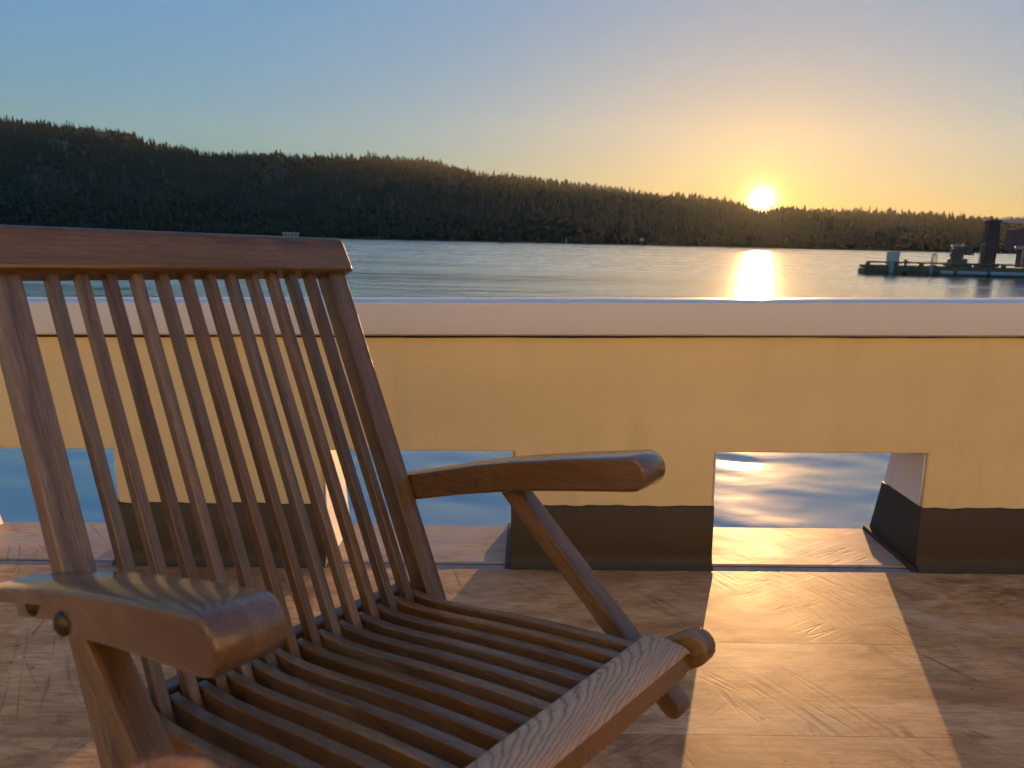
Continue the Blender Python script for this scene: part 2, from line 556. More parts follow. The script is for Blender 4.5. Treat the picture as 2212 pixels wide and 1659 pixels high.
NA, NT = 300, 30
V, F = [], []
ts = [-0.03, 0.0] + [0.012 + 0.988 * k / 22 for k in range(23)] + [1.1, 1.3, 1.6, 2.0]
for i in range(NA):
    a = A_MIN + (A_MAX - A_MIN) * i / (NA - 1)
    for t in ts:
        p = hill_pt(a, max(t, 0))
        if t < 0: p = Vector((p.x * 0.995, p.y * 0.995, -3))
        elif t == 0: p.z = 0.6
        V.append(p)
nT = len(ts)
for i in range(NA - 1):
    for j in range(nT - 1):
        F.append((i * nT + j, (i + 1) * nT + j, (i + 1) * nT + j + 1, i * nT + j + 1))
me = bpy.data.meshes.new('hill'); me.from_pydata(V, [], F); me.update(); me.shade_smooth()
M_SOIL = plain('forest_floor', (0.05, 0.047, 0.028), 0.95, 0.4, 0.05)
tag(link('hill', me, M_SOIL), kind='structure')


def foliage(name, cols, scale=0.02):
    g = G(name)
    v = g.coords(rnd=True)
    f = g.noise(v, scale, 4, 0.7)
    f2 = g.noise(v, scale * 12, 3, 0.6)
    c = g.ramp(f, [(0.3, cols[0]), (0.5, cols[1]), (0.72, cols[2])])
    c = g.mix(g.ramp(f2, [(0.35, 0.5), (0.6, 0.0)]), c, tuple(x * 0.5 for x in cols[0]))
    g.set(Base_Color=c, Roughness=0.9)
    g.b.inputs['Specular IOR Level'].default_value = 0.1
    return g.m


M_CONIF = foliage('conifer_foliage', [(0.042, 0.050, 0.033), (0.066, 0.072, 0.044), (0.092, 0.092, 0.052)])
M_BARK = plain('bark', (0.05, 0.035, 0.025), 0.9, 0.3, 2)


def conifer_tmpl(rg, tiers=6, sides=7, h=1.0, w=0.17):
    """jagged stacked skirts; returns verts, tris (unit height)"""
    V, T = [], []
    for k in range(tiers):
        z0 = 0.10 + 0.80 * k / tiers
        z1 = z0 + 1.35 * 0.9 / tiers
        rad = w * (1 - k / (tiers + 0.6)) ** 0.8 * rg.uniform(0.8, 1.15)
        top = len(V)
        V.append((rg.normal(0, 0.006), rg.normal(0, 0.006), min(1.0, z1)))
        ring = []
        off = rg.uniform(0, 6.28)
        for s in range(sides * 2):
            a = off + s * math.pi / sides
            q = rad * (rg.uniform(0.75, 1.3) if s % 2 == 0 else rg.uniform(0.35, 0.6))
            ring.append(len(V))
            V.append((q * math.cos(a), q * math.sin(a), z0 + (rg.uniform(-0.035, 0.0) if s % 2 == 0 else 0.03)))
        for s in range(sides * 2):
            T.append((top, ring[s], ring[(s + 1) % (sides * 2)]))
    return np.array(V), np.array(T)


def round_tmpl(rg, n=46):
    """loose broadleaf crown: many small leaf-clump triangles through an uneven volume"""
    V, T = [], []
    lob = [(rg.normal(0, 0.13), rg.normal(0, 0.13), rg.uniform(0.4, 0.8), rg.uniform(0.14, 0.24)) for _ in range(6)]
    for _ in range(n):
        cx, cy, cz, cr = lob[rg.integers(len(lob))]
        d = rg.normal(0, 1, 3); d /= np.linalg.norm(d)
        p = np.array([cx, cy, cz]) + d * cr * rg.uniform(0.6, 1.05)
        e1 = rg.normal(0, 1, 3); e1 /= np.linalg.norm(e1)
        e2 = np.cross(d, e1); e2 /= np.linalg.norm(e2) + 1e-6
        e1 = np.cross(e2, d) * 0.6 + d * 0.4
        s = rg.uniform(0.09, 0.16)
        b = len(V)
        V += [p - e1 * s - e2 * s, p + e2 * s * 1.1 - e1 * s * 0.4, p + e1 * s, p - e2 * s * 0.9 + e1 * s * 0.5]
        T += [(b, b + 1, b + 2), (b, b + 2, b + 3)]
    V = np.array(V); V[:, 2] = np.clip(V[:, 2], 0.05, 1.0)
    return V, np.array(T)


def build_raw(name, V, T, mat, smooth=False):
    me = bpy.data.meshes.new(name)
    V = np.asarray(V, np.float32); T = np.asarray(T, np.int32)
    me.vertices.add(len(V)); me.vertices.foreach_set('co', V.ravel())
    me.loops.add(T.size); me.loops.foreach_set('vertex_index', T.ravel())
    me.polygons.add(len(T)); me.polygons.foreach_set('loop_start', np.arange(0, T.size, 3, dtype=np.int32))
    me.polygons.foreach_set('loop_total', np.full(len(T), 3, np.int32))
    me.update(calc_edges=True)
    me.materials.append(mat)
    return me


rg = np.random.default_rng(21)
TM = [conifer_tmpl(rg, 4, 5, w=rg.uniform(0.15, 0.24)) for _ in range(8)]
TR = [round_tmpl(rg, 26) for _ in range(5)]


def scatter(name, spots, tm, label, cat):
    VV, TT, base = [], [], 0
    for (p, h, w) in spots:
        v, t = tm[rg.integers(len(tm))]
        a = rg.uniform(0, 6.28)
        q = np.empty_like(v)
        q[:, 0] = (v[:, 0] * math.cos(a) - v[:, 1] * math.sin(a)) * h * w + p.x
        q[:, 1] = (v[:, 0] * math.sin(a) + v[:, 1] * math.cos(a)) * h * w + p.y
        q[:, 2] = v[:, 2] * h + p.z - 0.04 * h
        VV.append(q); TT.append(t + base); base += len(q)
    me = build_raw(name, np.concatenate(VV), np.concatenate(TT), M_CONIF)
    tag(link(name, me), label, cat, kind='stuff')


con, rnd_ = [], []
for _ in range(21000):
    a = rg.uniform(R_(-44), R_(46))
    t = rg.uniform(0.0, 1.0) ** 0.85
    if t > 0.97: t = 0.97
    p = hill_pt(a, t)
    patch = fbm(a * 22, t * 3.0, 9)
    if patch > 0.9 and rg.random() < 0.6: continue
    near_shore = t < 0.12
    if (patch > 0.25 and rg.random() < 0.5) or (near_shore and rg.random() < 0.6):
        rnd_.append((p, rg.uniform(6, 12), rg.uniform(0.9, 1.4)))
    else:
        con.append((p, rg.uniform(8, 13) + 7 * rg.random() ** 3, rg.uniform(0.8, 1.2)))
for _ in range(5000):           # scrubby edge along the water
    a = rg.uniform(R_(-44), R_(46))
    p = hill_pt(a, 0.22 * rg.random() ** 1.4)
    if rg.random() < 0.75: rnd_.append((p, rg.uniform(5, 10), rg.uniform(1.0, 1.7)))
    else: con.append((p, rg.uniform(7, 13), rg.uniform(0.8, 1.2)))
# the tree line along the crest
for _ in range(2300):
    a = rg.uniform(R_(-44), R_(46))
    p = hill_pt(a, rg.uniform(0.96, 1.05))
    ds = abs(a - SUN_AZ)
    hh = (rg.uniform(3.5, 7) + 6 * rg.random() ** 5) * (0.6 if ds < R_(1.3) else 1.0)
    clump = fbm(a * 60, 0.3, 5)
    if clump < -0.55 and rg.random() < 0.65: continue
    if rg.random() < 0.35: rnd_.append((p, hh * 0.9, rg.uniform(0.9, 1.3)))
    else: con.append((p, hh * rg.uniform(0.8, 1.25), rg.uniform(0.7, 1.1)))
scatter('forest', con, TM, 'dark conifer forest covering the hillside across the water', 'forest')
scatter('broadleaf_woodland', rnd_, TR, 'paler rounded broadleaf trees mixed through the hillside forest', 'woodland')

# single trees that stand clear of the crest
RIDGE_TREES = [(40, 256, 22), (90, 262, 20), (262, 282, 17), (300, 292, 20), (300, 296, 15), (442, 322, 13), (560, 326, 16), (605, 320, 22), (612, 326, 18), (655, 328, 16), (728, 325, 24),
               (732, 330, 18), (758, 327, 22), (795, 322, 24), (806, 326, 20), (838, 330, 19), (858, 331, 22), (870, 334, 17), (888, 338, 14), (945, 345, 16), (1010, 366, 16), (1022, 370, 15), (1044, 366, 22),
               (1067, 364, 26), (1078, 374, 20), (1096, 370, 24), (1104, 376, 20), (1117, 374, 24), (1128, 377, 20), (1140, 380, 18), (1152, 382, 16), (1187, 383, 20), (1204, 392, 15), (1284, 398, 18), (1312, 405, 14), (1334, 403, 20), (1348, 406, 16), (1362, 410, 16), (1397, 413, 20),
               (1413, 420, 16), (1432, 417, 18), (1478, 426, 15), (1560, 427, 22), (1592, 432, 24), (1606, 434, 22), (1692, 444, 20), (1704, 446, 18), (1738, 450, 14), (1752, 447, 18), (1812, 455, 16), (1858, 458, 16),
               (1895, 460, 14), (1986, 463, 17), (2000, 465, 16), (2088, 476, 12)]
DT = []
for k in range(5):
    v, t = conifer_tmpl(np.random.default_rng(60 + k), 10, 6, w=0.15 + 0.025 * k)
    DT.append(build_raw('crown', v, t, M_CONIF))
tk = bmesh.new(); add_cyl(tk, (0, 0, -0.25), (0, 0, 0.55), 0.016, 0.006, 6)
TRUNK = bm_mesh('trunk', tk, False); TRUNK.materials.append(M_BARK)
ORD = 'first second third fourth fifth sixth seventh eighth ninth tenth eleventh twelfth thirteenth fourteenth fifteenth sixteenth'.split()
TREE_N = {}
RIDGE_TREES.sort()
for k, (u, v, hp) in enumerate(RIDGE_TREES):
    a, el = az_el(u, v)
    rd = ridge_dist(a) - 8
    top = CZ + math.tan(el) * rd
    h = hp / 1635.0 * rd * 1.15
    e = empty('conifer_tree', Matrix.Translation((rd * math.sin(a), rd * math.cos(a), top - h)) @ Matrix.Rotation(k * 1.7, 4, 'Z') @ Matrix.Diagonal((h * 1.1, h * 1.1, h, 1)))
    link('crown', DT[k % 5], None, e); link('trunk', TRUNK, None, e)
    zone = next(z for lim, z in ((460, 'on the hump at far left'), (905, 'on the ridge above the chair back'), (1250, 'on the middle slope of the ridge'), (1640, 'on the ridge just left of the sun'), (9999, 'on the ridge right of the sun')) if u < lim)
    TREE_N[zone] = TREE_N.get(zone, 0) + 1
    tag(e, ORD[TREE_N[zone] - 1] + ' small conifer from left ' + zone, 'tree', 'conifers standing clear of the ridge line')

# far mountain and cloud bank low on the right
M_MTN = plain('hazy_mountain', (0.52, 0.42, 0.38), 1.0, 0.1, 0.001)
mp = [(1960, 484), (1985, 478), (2003, 474), (2018, 470), (2030, 465.5), (2040, 467), (2050, 472), (2064, 473), (2074, 471), (2090, 474), (2110, 472), (2130, 476), (2150, 480), (2180, 484), (2215, 489), (2300, 500)]
V, F = [], []
for u, v in mp:
    a, el = az_el(u, v); rr = 9000
    z = CZ + math.tan(el) * rr
    for q, zz in ((0.93, -20), (0.965, z * 0.55), (1.0, z), (1.06, z * 0.4), (1.1, -20)):
        V.append((rr * q * math.sin(a), rr * q * math.cos(a), zz))
for i in range(len(mp) - 1):
    for j in range(4): F.append((i * 5 + j, (i + 1) * 5 + j, (i + 1) * 5 + j + 1, i * 5 + j + 1))
me = bpy.data.meshes.new('distant_mountain'); me.from_pydata(V, [], F); me.update()
tag(link('distant_mountain', me, M_MTN), kind='structure')
g = G('cloud')
g.set(Base_Color=(0.62, 0.52, 0.47), Roughness=1.0)
tr = g.n('BsdfTranslucent'); tr.inputs[0].default_value = (0.9, 0.85, 0.8, 1)
mx = g.n('MixShader'); mx.inputs[0].default_value = 0.45
g.l(g.b.outputs[0], mx.inputs[1]); g.l(tr.outputs[0], mx.inputs[2])
g.l(mx.outputs[0], g.t.nodes['Material Output'].inputs[0])
bm = bmesh.new()
rc = random.Random(3)
for k in range(46):
    u = 2098 + k * 5.2
    a, el = az_el(u, 468 + 3 * math.sin(k * 0.7) + rc.uniform(-1.5, 2.5) + max(0, 4 - k))
    rr = 14000
    rad = rc.uniform(45, 85)
    bmesh.ops.create_icosphere(bm, subdivisions=2, radius=rad, matrix=Matrix.Translation((rr * math.sin(a), rr * math.cos(a), CZ + math.tan(el) * rr - rad)) @ Matrix.Diagonal((1.5, 1.5, 0.8, 1)))
tag(link('cloud_bank', bm_mesh('cloud_bank', bm), g.m), 'low pale cloud bank on the horizon behind the boathouse', 'cloud', kind='stuff')

# ------------------------------------------------------------------ small things on the far water
M_PALE = plain('pale_paint', (0.70, 0.59, 0.47), 0.6, 0.08, 0.5)
M_DARKW = plain('dark_timber', (0.19, 0.125, 0.07), 0.85, 0.35, 1.5)
M_GLASS = plain('dark_glass', (0.03, 0.035, 0.04), 0.1, 0.1, 1)


def on_water(u, v):
    d = ray(u, v); k = -CZ / d.z
    return Vector((d.x * k, d.y * k, 0))


def rad_frame(p):               # local x to the right seen from here, y away
    a = math.atan2(p.x, p.y)
    return Matrix.Translation(p) @ Matrix.Rotation(-a, 4, 'Z')


def bx(name, parent, c, d, mat, bev=0.0):
    bm = box_bm(d[0], d[1], d[2], bev, 1)
    return link(name, bm_mesh(name, bm, flat=True), mat, parent, Matrix.Translation(c))


aH, _ = az_el(628, 505)
h = empty('floating_house', rad_frame(Vector((820 * math.sin(aH), 820 * math.cos(aH), 0))))
tag(h, 'tiny white flat-roofed float house on the far shore, just above the chair back', 'house')
bx('pontoon', h, (0, 0, 0.5), (20, 9, 1.2), M_DARKW)
bx('wall', h, (0, 0, 2.6), (15, 6, 3.0), M_PALE)
bx('roof', h, (0, 0, 4.75), (17.5, 8, 1.1), M_PALE)
for k in range(4): bx('window', h, (-5.2 + 3.4 * k, -3.05, 2.7), (1.9, 0.14, 1.7), M_GLASS)

p = on_water(1083, 527)
e = empty('mooring_buoy', rad_frame(p)); tag(e, 'dark mooring buoy low on the water beneath the middle of the hill', 'buoy')
bm = bmesh.new(); bmesh.ops.create_uvsphere(bm, u_segments=14, v_segments=8, radius=1.15, matrix=Matrix.Translation((0, 0, 0.35)) @ Matrix.Diagonal((1, 1, 0.8, 1)))
link('float', bm_mesh('float', bm), M_DARKW, e)
bm = bmesh.new(); add_cyl(bm, (0, 0, 0.9), (0, 0, 2.4), 0.12, 0.1, 8); add_cyl(bm, (0, 0, 2.3), (0, 0, 2.7), 0.35, 0.3, 8)
link('topmark', bm_mesh('topmark', bm), M_DARKW, e)
p = on_water(1223, 529.5)
e = empty('channel_pole', rad_frame(p)); tag(e, 'thin pale pole standing in the water between buoy and sign board', 'pole')
bm = bmesh.new(); add_cyl(bm, (0, 0, -2), (0, 0, 4.2), 0.28, 0.2, 8); link('shaft', bm_mesh('shaft', bm), M_PALE, e)
bm = bmesh.new(); add_cyl(bm, (0, 0, 4.2), (0, 0, 4.7), 0.35, 0.1, 8); link('cap', bm_mesh('cap', bm), M_DARKW, e)
p = on_water(1385, 534)
e = empty('channel_marker', rad_frame(p)); tag(e, 'channel marker with pale board on piles, nearest to the sun glitter', 'marker')
for dx in (-0.5, 0.5):
    bm = bmesh.new(); add_cyl(bm, (dx, 0, -2), (dx * 0.5, 0, 3.6), 0.2, 0.16, 8); link('pile', bm_mesh('pile', bm), M_DARKW, e)
bx('board', e, (0, -0.25, 4.0), (1.9, 0.12, 1.5), M_PALE)

# ------------------------------------------------------------------ floating dock on the right
M_RUST = plain('rusty_steel', (0.13, 0.07, 0.045), 0.7, 0.35, 1.5, 0.2)
M_TUBE = plain('weathered_float', (0.34, 0.35, 0.33), 0.55, 0.15, 0.8)
M_DGREY = plain('dark_machine', (0.15, 0.10, 0.065), 0.6, 0.3, 2)
M_HOUSE = plain('boathouse_boards', (0.16, 0.09, 0.08), 0.85, 0.25, 1.2)
M_ROOF = plain('metal_roof', (0.36, 0.38, 0.42), 0.35, 0.1, 0.6, 0.3)
P0, P1 = on_water(1859, 591), on_water(2198, 600)
dx_ = (P1 - P0).normalized()
DK = frame(P0, dx_, Vector((-dx_.y, dx_.x, 0)))
PXM = (P1 - P0).length / (2198 - 1859)         # metres per photograph pixel along the dock front


def dxp(zx): return (zx * 0.21875 + 1728 - 1859) * PXM      # dock x of a point in the detail view


def dock_thing(name, x, label, cat, y=1.2, z=0.0):
    e = empty(name, DK @ Matrix.Translation((x, y, z)))
    return tag(e, label, cat)


DZ = 0.78
e = dock_thing('floating_dock', 0, 'long low timber float with raised bull rails on the right of the water', 'dock', 0)
LEN = 24.0
bx('deck', e, (LEN / 2 + 0.2, 1.0, 0.60), (LEN - 0.4, 2.0, 0.22), M_DARKW, 0.03)
for k in range(8): bx('float_log', e, (1.7 + k * 3.0, 1.0, 0.18), (2.8, 1.9, 0.62), M_DARKW, 0.1)
for k in range(12): bx('fascia_plank', e, (1.25 + k * 2.0, -0.03, 0.47), (1.96, 0.06, 0.5), M_DARKW, 0.01)
for k in range(4): bx('bull_rail', e, (0.35 + 3.0 + k * 6.0, 0.15, 0.93), (5.9, 0.16, 0.13), M_DARKW, 0.02)
for k in range(13): bx('rail_block', e, (0.5 + k * 1.95, 0.16, 0.79), (0.3, 0.18, 0.16), M_DARKW, 0.01)
for x0, x1 in ((5.7, 6.6), (6.9, 9.0), (9.2, 12.3)):
    bm = bmesh.new(); add_cyl(bm, (x0, -0.14, 0.22), (x1, -0.14, 0.22), 0.17, None, 12)
    link('float_tube', bm_mesh('float_tube', bm), M_TUBE, e)
bx('fender', e, (dxp(895), -0.12, 0.5), (0.34, 0.16, 0.9), M_TUBE, 0.04)
bx('fender', e, (dxp(1290), -0.12, 0.45), (0.22, 0.16, 0.7), M_TUBE, 0.04)

e = dock_thing('dock_box', dxp(938), 'pale grey utility box standing near the left end of the dock', 'utility box', 0.7, 0.71)
bx('cabinet', e, (0, 0, 0.48), (0.84, 0.5, 0.96), M_PALE, 0.02)
bx('lid', e, (0, 0, 0.985), (0.92, 0.58, 0.05), M_TUBE, 0.01)
bx('door', e, (0, -0.262, 0.48), (0.7, 0.02, 0.8), M_PALE, 0.005)
e = dock_thing('mooring_bollard', dxp(1060), 'small dark mushroom bollard on the dock between box and hoop', 'bollard', 0.5, 0.71)
bm = bmesh.new(); add_cyl(bm, (0, 0, 0), (0, 0, 0.32), 0.09, 0.07, 10); link('post', bm_mesh('post', bm), M_DGREY, e)
bm = bmesh.new(); add_cyl(bm, (0, 0, 0.30), (0, 0, 0.44), 0.2, 0.12, 10); link('cap', bm_mesh('cap', bm), M_DGREY, e)
bx('cross_arm', e, (0, 0, 0.25), (0.42, 0.06, 0.06), M_DGREY)


def ring(name, parent, c, rx, rz, th, ry, mat):
    V, F = [], []
    n, m = 30, 6
    for i in range(n):
        a = i * 2 * math.pi / n
        for j in range(m):
            b = j * 2 * math.pi / m
            V.append(((rx + th * math.cos(b)) * math.cos(a), th * math.sin(b), (rz + th * math.cos(b)) * math.sin(a)))
    for i in range(n):
        for j in range(m):
            F.append((i * m + j, ((i + 1) % n) * m + j, ((i + 1) % n) * m + (j + 1) % m, i * m + (j + 1) % m))
    me = bpy.data.meshes.new(name); me.from_pydata(V, [], F); me.update(); me.shade_smooth()
    return link(name, me, mat, parent, Matrix.Translation(c) @ Matrix.Rotation(ry, 4, 'Z'))


e = dock_thing('hose_reel', dxp(1345), 'thin upright double hoop standing on the dock', 'hoop', 0.6, 0.71)
ring('hoop', e, (-0.06, 0, 0.50), 0.44, 0.46, 0.03, 0.95, M_DGREY)
ring('hoop', e, (0.10, 0.12, 0.50), 0.42, 0.45, 0.03, 0.85, M_DGREY)
bx('base', e, (0, 0.05, 0.03), (0.5, 0.3, 0.06), M_DGREY)

e = dock_thing('winch_crane', dxp(1625), 'dark winch machine with antennas beside the tall pile on the dock', 'winch', 1.5, 0.71)
bx('base', e, (0.05, 0, 0.14), (1.7, 1.2, 0.28), M_DGREY, 0.04)
bx('plinth', e, (0.0, 0, 0.42), (1.15, 1.0, 0.36), M_DGREY, 0.06)
bx('column', e, (-0.05, 0, 1.0), (0.75, 0.7, 0.9), M_DGREY, 0.08)
bx('cab', e, (0.62, 0, 1.30), (0.62, 0.7, 0.85), M_DGREY, 0.06)
bx('console', e, (-0.1, -0.1, 1.58), (0.9, 0.5, 0.14), M_TUBE, 0.03)
bm = bmesh.new(); add_cyl(bm, (-0.62, -0.1, 0.75), (-0.40, -0.1, 1.25), 0.07, 0.05, 8); link('lever', bm_mesh('lever', bm), M_DGREY, e)
bm = bmesh.new(); add_cyl(bm, (1.15, 0, 0.85), (0.95, 0, 1.35), 0.05, 0.05, 8); link('lever', bm_mesh('lever', bm), M_DGREY, e)
for x, z in ((-0.1, 2.0), (0.3, 2.15), (0.75, 2.1), (1.05, 2.05)):
    bm = bmesh.new(); add_cyl(bm, (x, 0, 1.5), (x, 0, z), 0.025, 0.02, 6); add_cyl(bm, (x - 0.14, 0, z - 0.05), (x + 0.14, 0, z - 0.05), 0.03, None, 6)
    link('antenna', bm_mesh('antenna', bm), M_DGREY, e)

e = dock_thing('mooring_pile', dxp(1918), 'tall square rusty steel pile rising beside the boathouse', 'pile', 1.4, 0)
bm = box_bm(0.86, 0.8, 7.0, 0.05, 1)
for v in bm.verts: v.co.x += 0.05 * (v.co.z) / 3.5
link('shaft', bm_mesh('shaft', bm), M_RUST, e, Matrix.Translation((0, 0, 0.72)))
bx('cap_plate', e, (0.05, 0, 4.245), (0.95, 0.9, 0.05), M_RUST, 0.01)
bx('guide_collar', e, (0, 0, 0.86), (1.25, 1.2, 0.25), M_DGREY, 0.03)

e = dock_thing('handrail', dxp(1808), 'thin pale pipe handrail left of the tall pile', 'handrail', 1.0, 0.71)
for a, b in (((0, 0, 0), (0.03, 0, 1.75)), ((0.03, 0, 1.73), (0.72, 0.3, 1.78)), ((0.72, 0.3, 0), (0.72, 0.3, 1.78))):
    bm = bmesh.new(); add_cyl(bm, a, b, 0.03, None, 8); link('pipe', bm_mesh('pipe', bm), M_TUBE, e)

e = dock_thing('boathouse', dxp(2040) + 2.1, 'brown boathouse with sloping metal roof at the right edge', 'boathouse', 1.6, 0.71)
bx('wall', e, (4.4, 3.0, 2.2), (8.2, 3.6, 1.7), M_HOUSE, 0.02)
bx('wall', e, (4.9, 3.4, 0.7), (7.2, 2.8, 1.5), M_HOUSE, 0.02)
for k in range(12): bx('board', e, (0.55 + 0.68 * k, 1.175, 2.2), (0.64, 0.05, 1.62), M_HOUSE, 0.01)
for k, x in enumerate((0.15, 0.55, 2.2, 4.0)): bx('porch_post', e, (x, 1.25, 0.68), (0.14, 0.14, 1.36), M_DARKW if k % 2 else M_TUBE, 0.01)
bx('porch_beam', e, (0.3, 1.15, 1.55), (1.6, 0.2, 0.2), M_TUBE, 0.01)
M4 = Matrix.Translation((4.9, 3.0, 3.32)) @ Matrix.Rotation(R_(5), 4, 'Y')
link('roof', bm_mesh('roof', box_bm(9.6, 4.6, 0.14, 0.02, 1)), M_ROOF, e, M4)
bx('window', e, (2.4, 1.14, 2.3), (1.0, 0.08, 0.8), M_GLASS)
bx('fascia', e, (4.2, 0.72, 3.12), (9.4, 0.06, 0.2), M_HOUSE)

# ------------------------------------------------------------------ the boat: deck, bulwark
SIG, ALF = 0.0226, -0.0194
Dv = Vector((math.cos(ALF), math.sin(ALF), SIG)).normalized()
nv = Vector((-math.sin(ALF), math.cos(ALF), 0))
B = frame((0, 2.0736, CZ - 0.93), Dv, nv)       # boat frame: x along the bulwark, y outboard, z up
PIERS = [(-3.44, -2.87), (-2.285, -1.70), (-1.133, -0.532), (0.018, 0.585), (1.178, 1.745), (2.33, 2.90)]
S0, S1 = -5.2, 5.2

deck = empty('deck', B)
tag(deck, kind='structure')
joints = [0.0, -0.118, -0.424, -0.765, -1.09, -1.41, -1.74, -2.06, -2.39, -2.71, -3.0]
joints = [-0.030, -0.424, -0.765, -1.09, -1.41, -1.74, -2.06, -2.39, -2.71, -3.0]
for k in range(len(joints) - 1):
    y1, y0 = joints[k] - 0.0002, joints[k + 1] + 0.0002
    cuts = [S0, -2.6 + 0.9 * ((k * 7) % 5) / 4, 2.9 - 0.8 * ((k * 3) % 4) / 3, S1]
    for a, b in zip(cuts[:-1], cuts[1:]):
        bm = box_bm(b - a - 0.0004, y1 - y0, 0.04, 0.0003, 1)
        link('deck_board', bm_mesh('deck_board', bm, flat=True), M_DECK, deck, Matrix.Translation(((a + b) / 2, (y0 + y1) / 2, -0.02)))
bm = box_bm(S1 - S0, 0.298, 0.05, 0.006, 2)
link('covering_board', bm_mesh('covering_board', bm, flat=True), M_COVER, deck, Matrix.Translation((0, 0.159, -0.023)))
bm = box_bm(S1 - S0, 0.033, 0.036, 0.002, 1)
link('filler_strip', bm_mesh('filler_strip', bm, flat=True), M_GREYFILL, deck, Matrix.Translation((0, -0.0128, -0.0195)))
bm = box_bm(S1 - S0, 0.006, 0.03, 0.0, 1)
link('caulk_seam', bm_mesh('caulk_seam', bm), M_CAULK, deck, Matrix.Translation((0, 0.0068, -0.0175)))
bx('hull', deck, (0, -1.6, -0.68), (S1 - S0, 3.78, 1.22), M_BLACK, 0.03)

bul = empty('bulwark', B)
tag(bul, 'buff painted ship bulwark with white cap rail and square freeing ports', 'bulwark')
HB, HT = 0.342, 0.676


def yb(h): return 0.292 - 0.30 * h             # outboard face leans inwards


def wall_mesh():
    bm = bmesh.new()
    sv = [S0]
    for a, b in PIERS: sv += [a, b]
    sv.append(S1)
    # finer columns so the openings' edges can be a little uneven
    hs = [0.0, HB, HT]
    vf = {}
    rr = random.Random(4)

    def vert(i, j, back):
        key = (i, j, back)
        if key not in vf:
            h = hs[j]
            s = sv[i]
            vf[key] = bm.verts.new((s, yb(h) if back else 0.0, h))
        return vf[key]
    ok = {}
    for i in range(len(sv) - 1):
        for j in range(2):
            if j == 0 and i % 2 == 0: continue      # freeing port
            ok[(i, j)] = 1
            bm.faces.new((vert(i, j, 0), vert(i + 1, j, 0), vert(i + 1, j + 1, 0), vert(i, j + 1, 0)))
            bm.faces.new((vert(i, j, 1), vert(i, j + 1, 1), vert(i + 1, j + 1, 1), vert(i + 1, j, 1)))
    for (i, j) in ok:
        for di, dj, e in ((-1, 0, ((i, j), (i, j + 1))), (1, 0, ((i + 1, j), (i + 1, j + 1))), (0, -1, ((i, j), (i + 1, j))), (0, 1, ((i, j + 1), (i + 1, j + 1)))):
            if (i + di, j + dj) not in ok:
                (p, q) = e
                bm.faces.new((vert(*p, 0), vert(*q, 0), vert(*q, 1), vert(*p, 1)))
    bmesh.ops.recalc_face_normals(bm, faces=bm.faces)
    bmesh.ops.dissolve_limit(bm, angle_limit=0.02, verts=bm.verts, edges=bm.edges)
    ed = [e for e in bm.edges if len(e.link_faces) == 2 and e.calc_face_angle(0) > 0.8]
    bmesh.ops.bevel(bm, geom=ed, offset=0.006, segments=3, profile=0.5, affect='EDGES')
    return bm_mesh('panel', bm, True, 40, True)


link('panel', wall_mesh(), M_BUFF, bul)

# white inside faces of the ports (each jamb lining faces the opening)
for k, (a, b) in enumerate(PIERS):
    for s, sg in ((a, -1), (b, 1)):
        z0, z1 = (0.186 if sg < 0 else 0.004), HB - 0.004
        pts = [(0.008, z0), (yb(z0) - 0.006, z0), (yb(z1) - 0.006, z1), (0.008, z1)]
        me = extrude_profile('jamb_lining', pts, 0.004, 0.0)
        M = frame((s + sg * 0.0042, 0, 0), (0, 1, 0), (-sg, 0, 0)) if False else Matrix(((0, -1, 0, s + sg * 0.0036), (1, 0, 0, 0), (0, 0, 1, 0), (0, 0, 0, 1)))
        link('jamb_lining', me, M_WHITE, bul, M)

# black plinth round the foot of each pier: front, inboard return and a cove at the deck
HP = 0.184
for k, (a, b) in enumerate(PIERS):
    prof = [(-0.006, HP), (-0.010, HP - 0.004), (-0.010, 0.045), (-0.013, 0.028), (-0.020, 0.014), (-0.034, 0.0035), (-0.034, 0.001), (0.001, 0.001), (0.001, HP)]
    n = 26
    bm = bmesh.new()
    rows = []
    rr = random.Random(k)
    for i in range(n + 1):
        s = a - 0.009 + (b - a + 0.012) * i / n
        wob = 0.0011 * math.sin(i * 1.7 + k) + 0.0012 * math.sin(i * 0.61 + 2 * k) + rr.uniform(-0.0011, 0.0011)
        rows.append([bm.verts.new((s, y + (wob if y < -0.005 else 0), h + (wob if h > 0.1 else 0))) for y, h in prof])
    m = len(prof)
    for i in range(n):
        for j in range(m):
            bm.faces.new((rows[i][j], rows[i + 1][j], rows[i + 1][(j + 1) % m], rows[i][(j + 1) % m]))
    bm.faces.new(rows[0]); bm.faces.new(rows[-1][::-1])
    link('plinth', bm_mesh('plinth', bm, True, 50), M_BLACK, bul)
    # return on the side facing left
    pts = [(-0.004, 0.001), (yb(0) + 0.004, 0.001), (yb(HP) - 0.002, HP + 0.001), (-0.004, HP + 0.001)]
    me = extrude_profile('plinth_return', pts, 0.007, 0.0)
    link('plinth_return', me, M_BLACK, bul, Matrix(((0, -1, 0, a - 0.0042), (1, 0, 0, 0), (0, 0, 1, 0), (0, 0, 0, 1))))
    pts = [(-0.03, 0.001), (yb(0) + 0.01, 0.001), (yb(0) + 0.008, 0.014), (-0.01, 0.012)]
    me = extrude_profile('plinth_cove', pts, 0.03, 0.004, 2)
    link('plinth_cove', me, M_BLACK, bul, Matrix(((0, -1, 0, a - 0.012), (1, 0, 0, 0), (0, 0, 1, 0), (0, 0, 0, 1))))

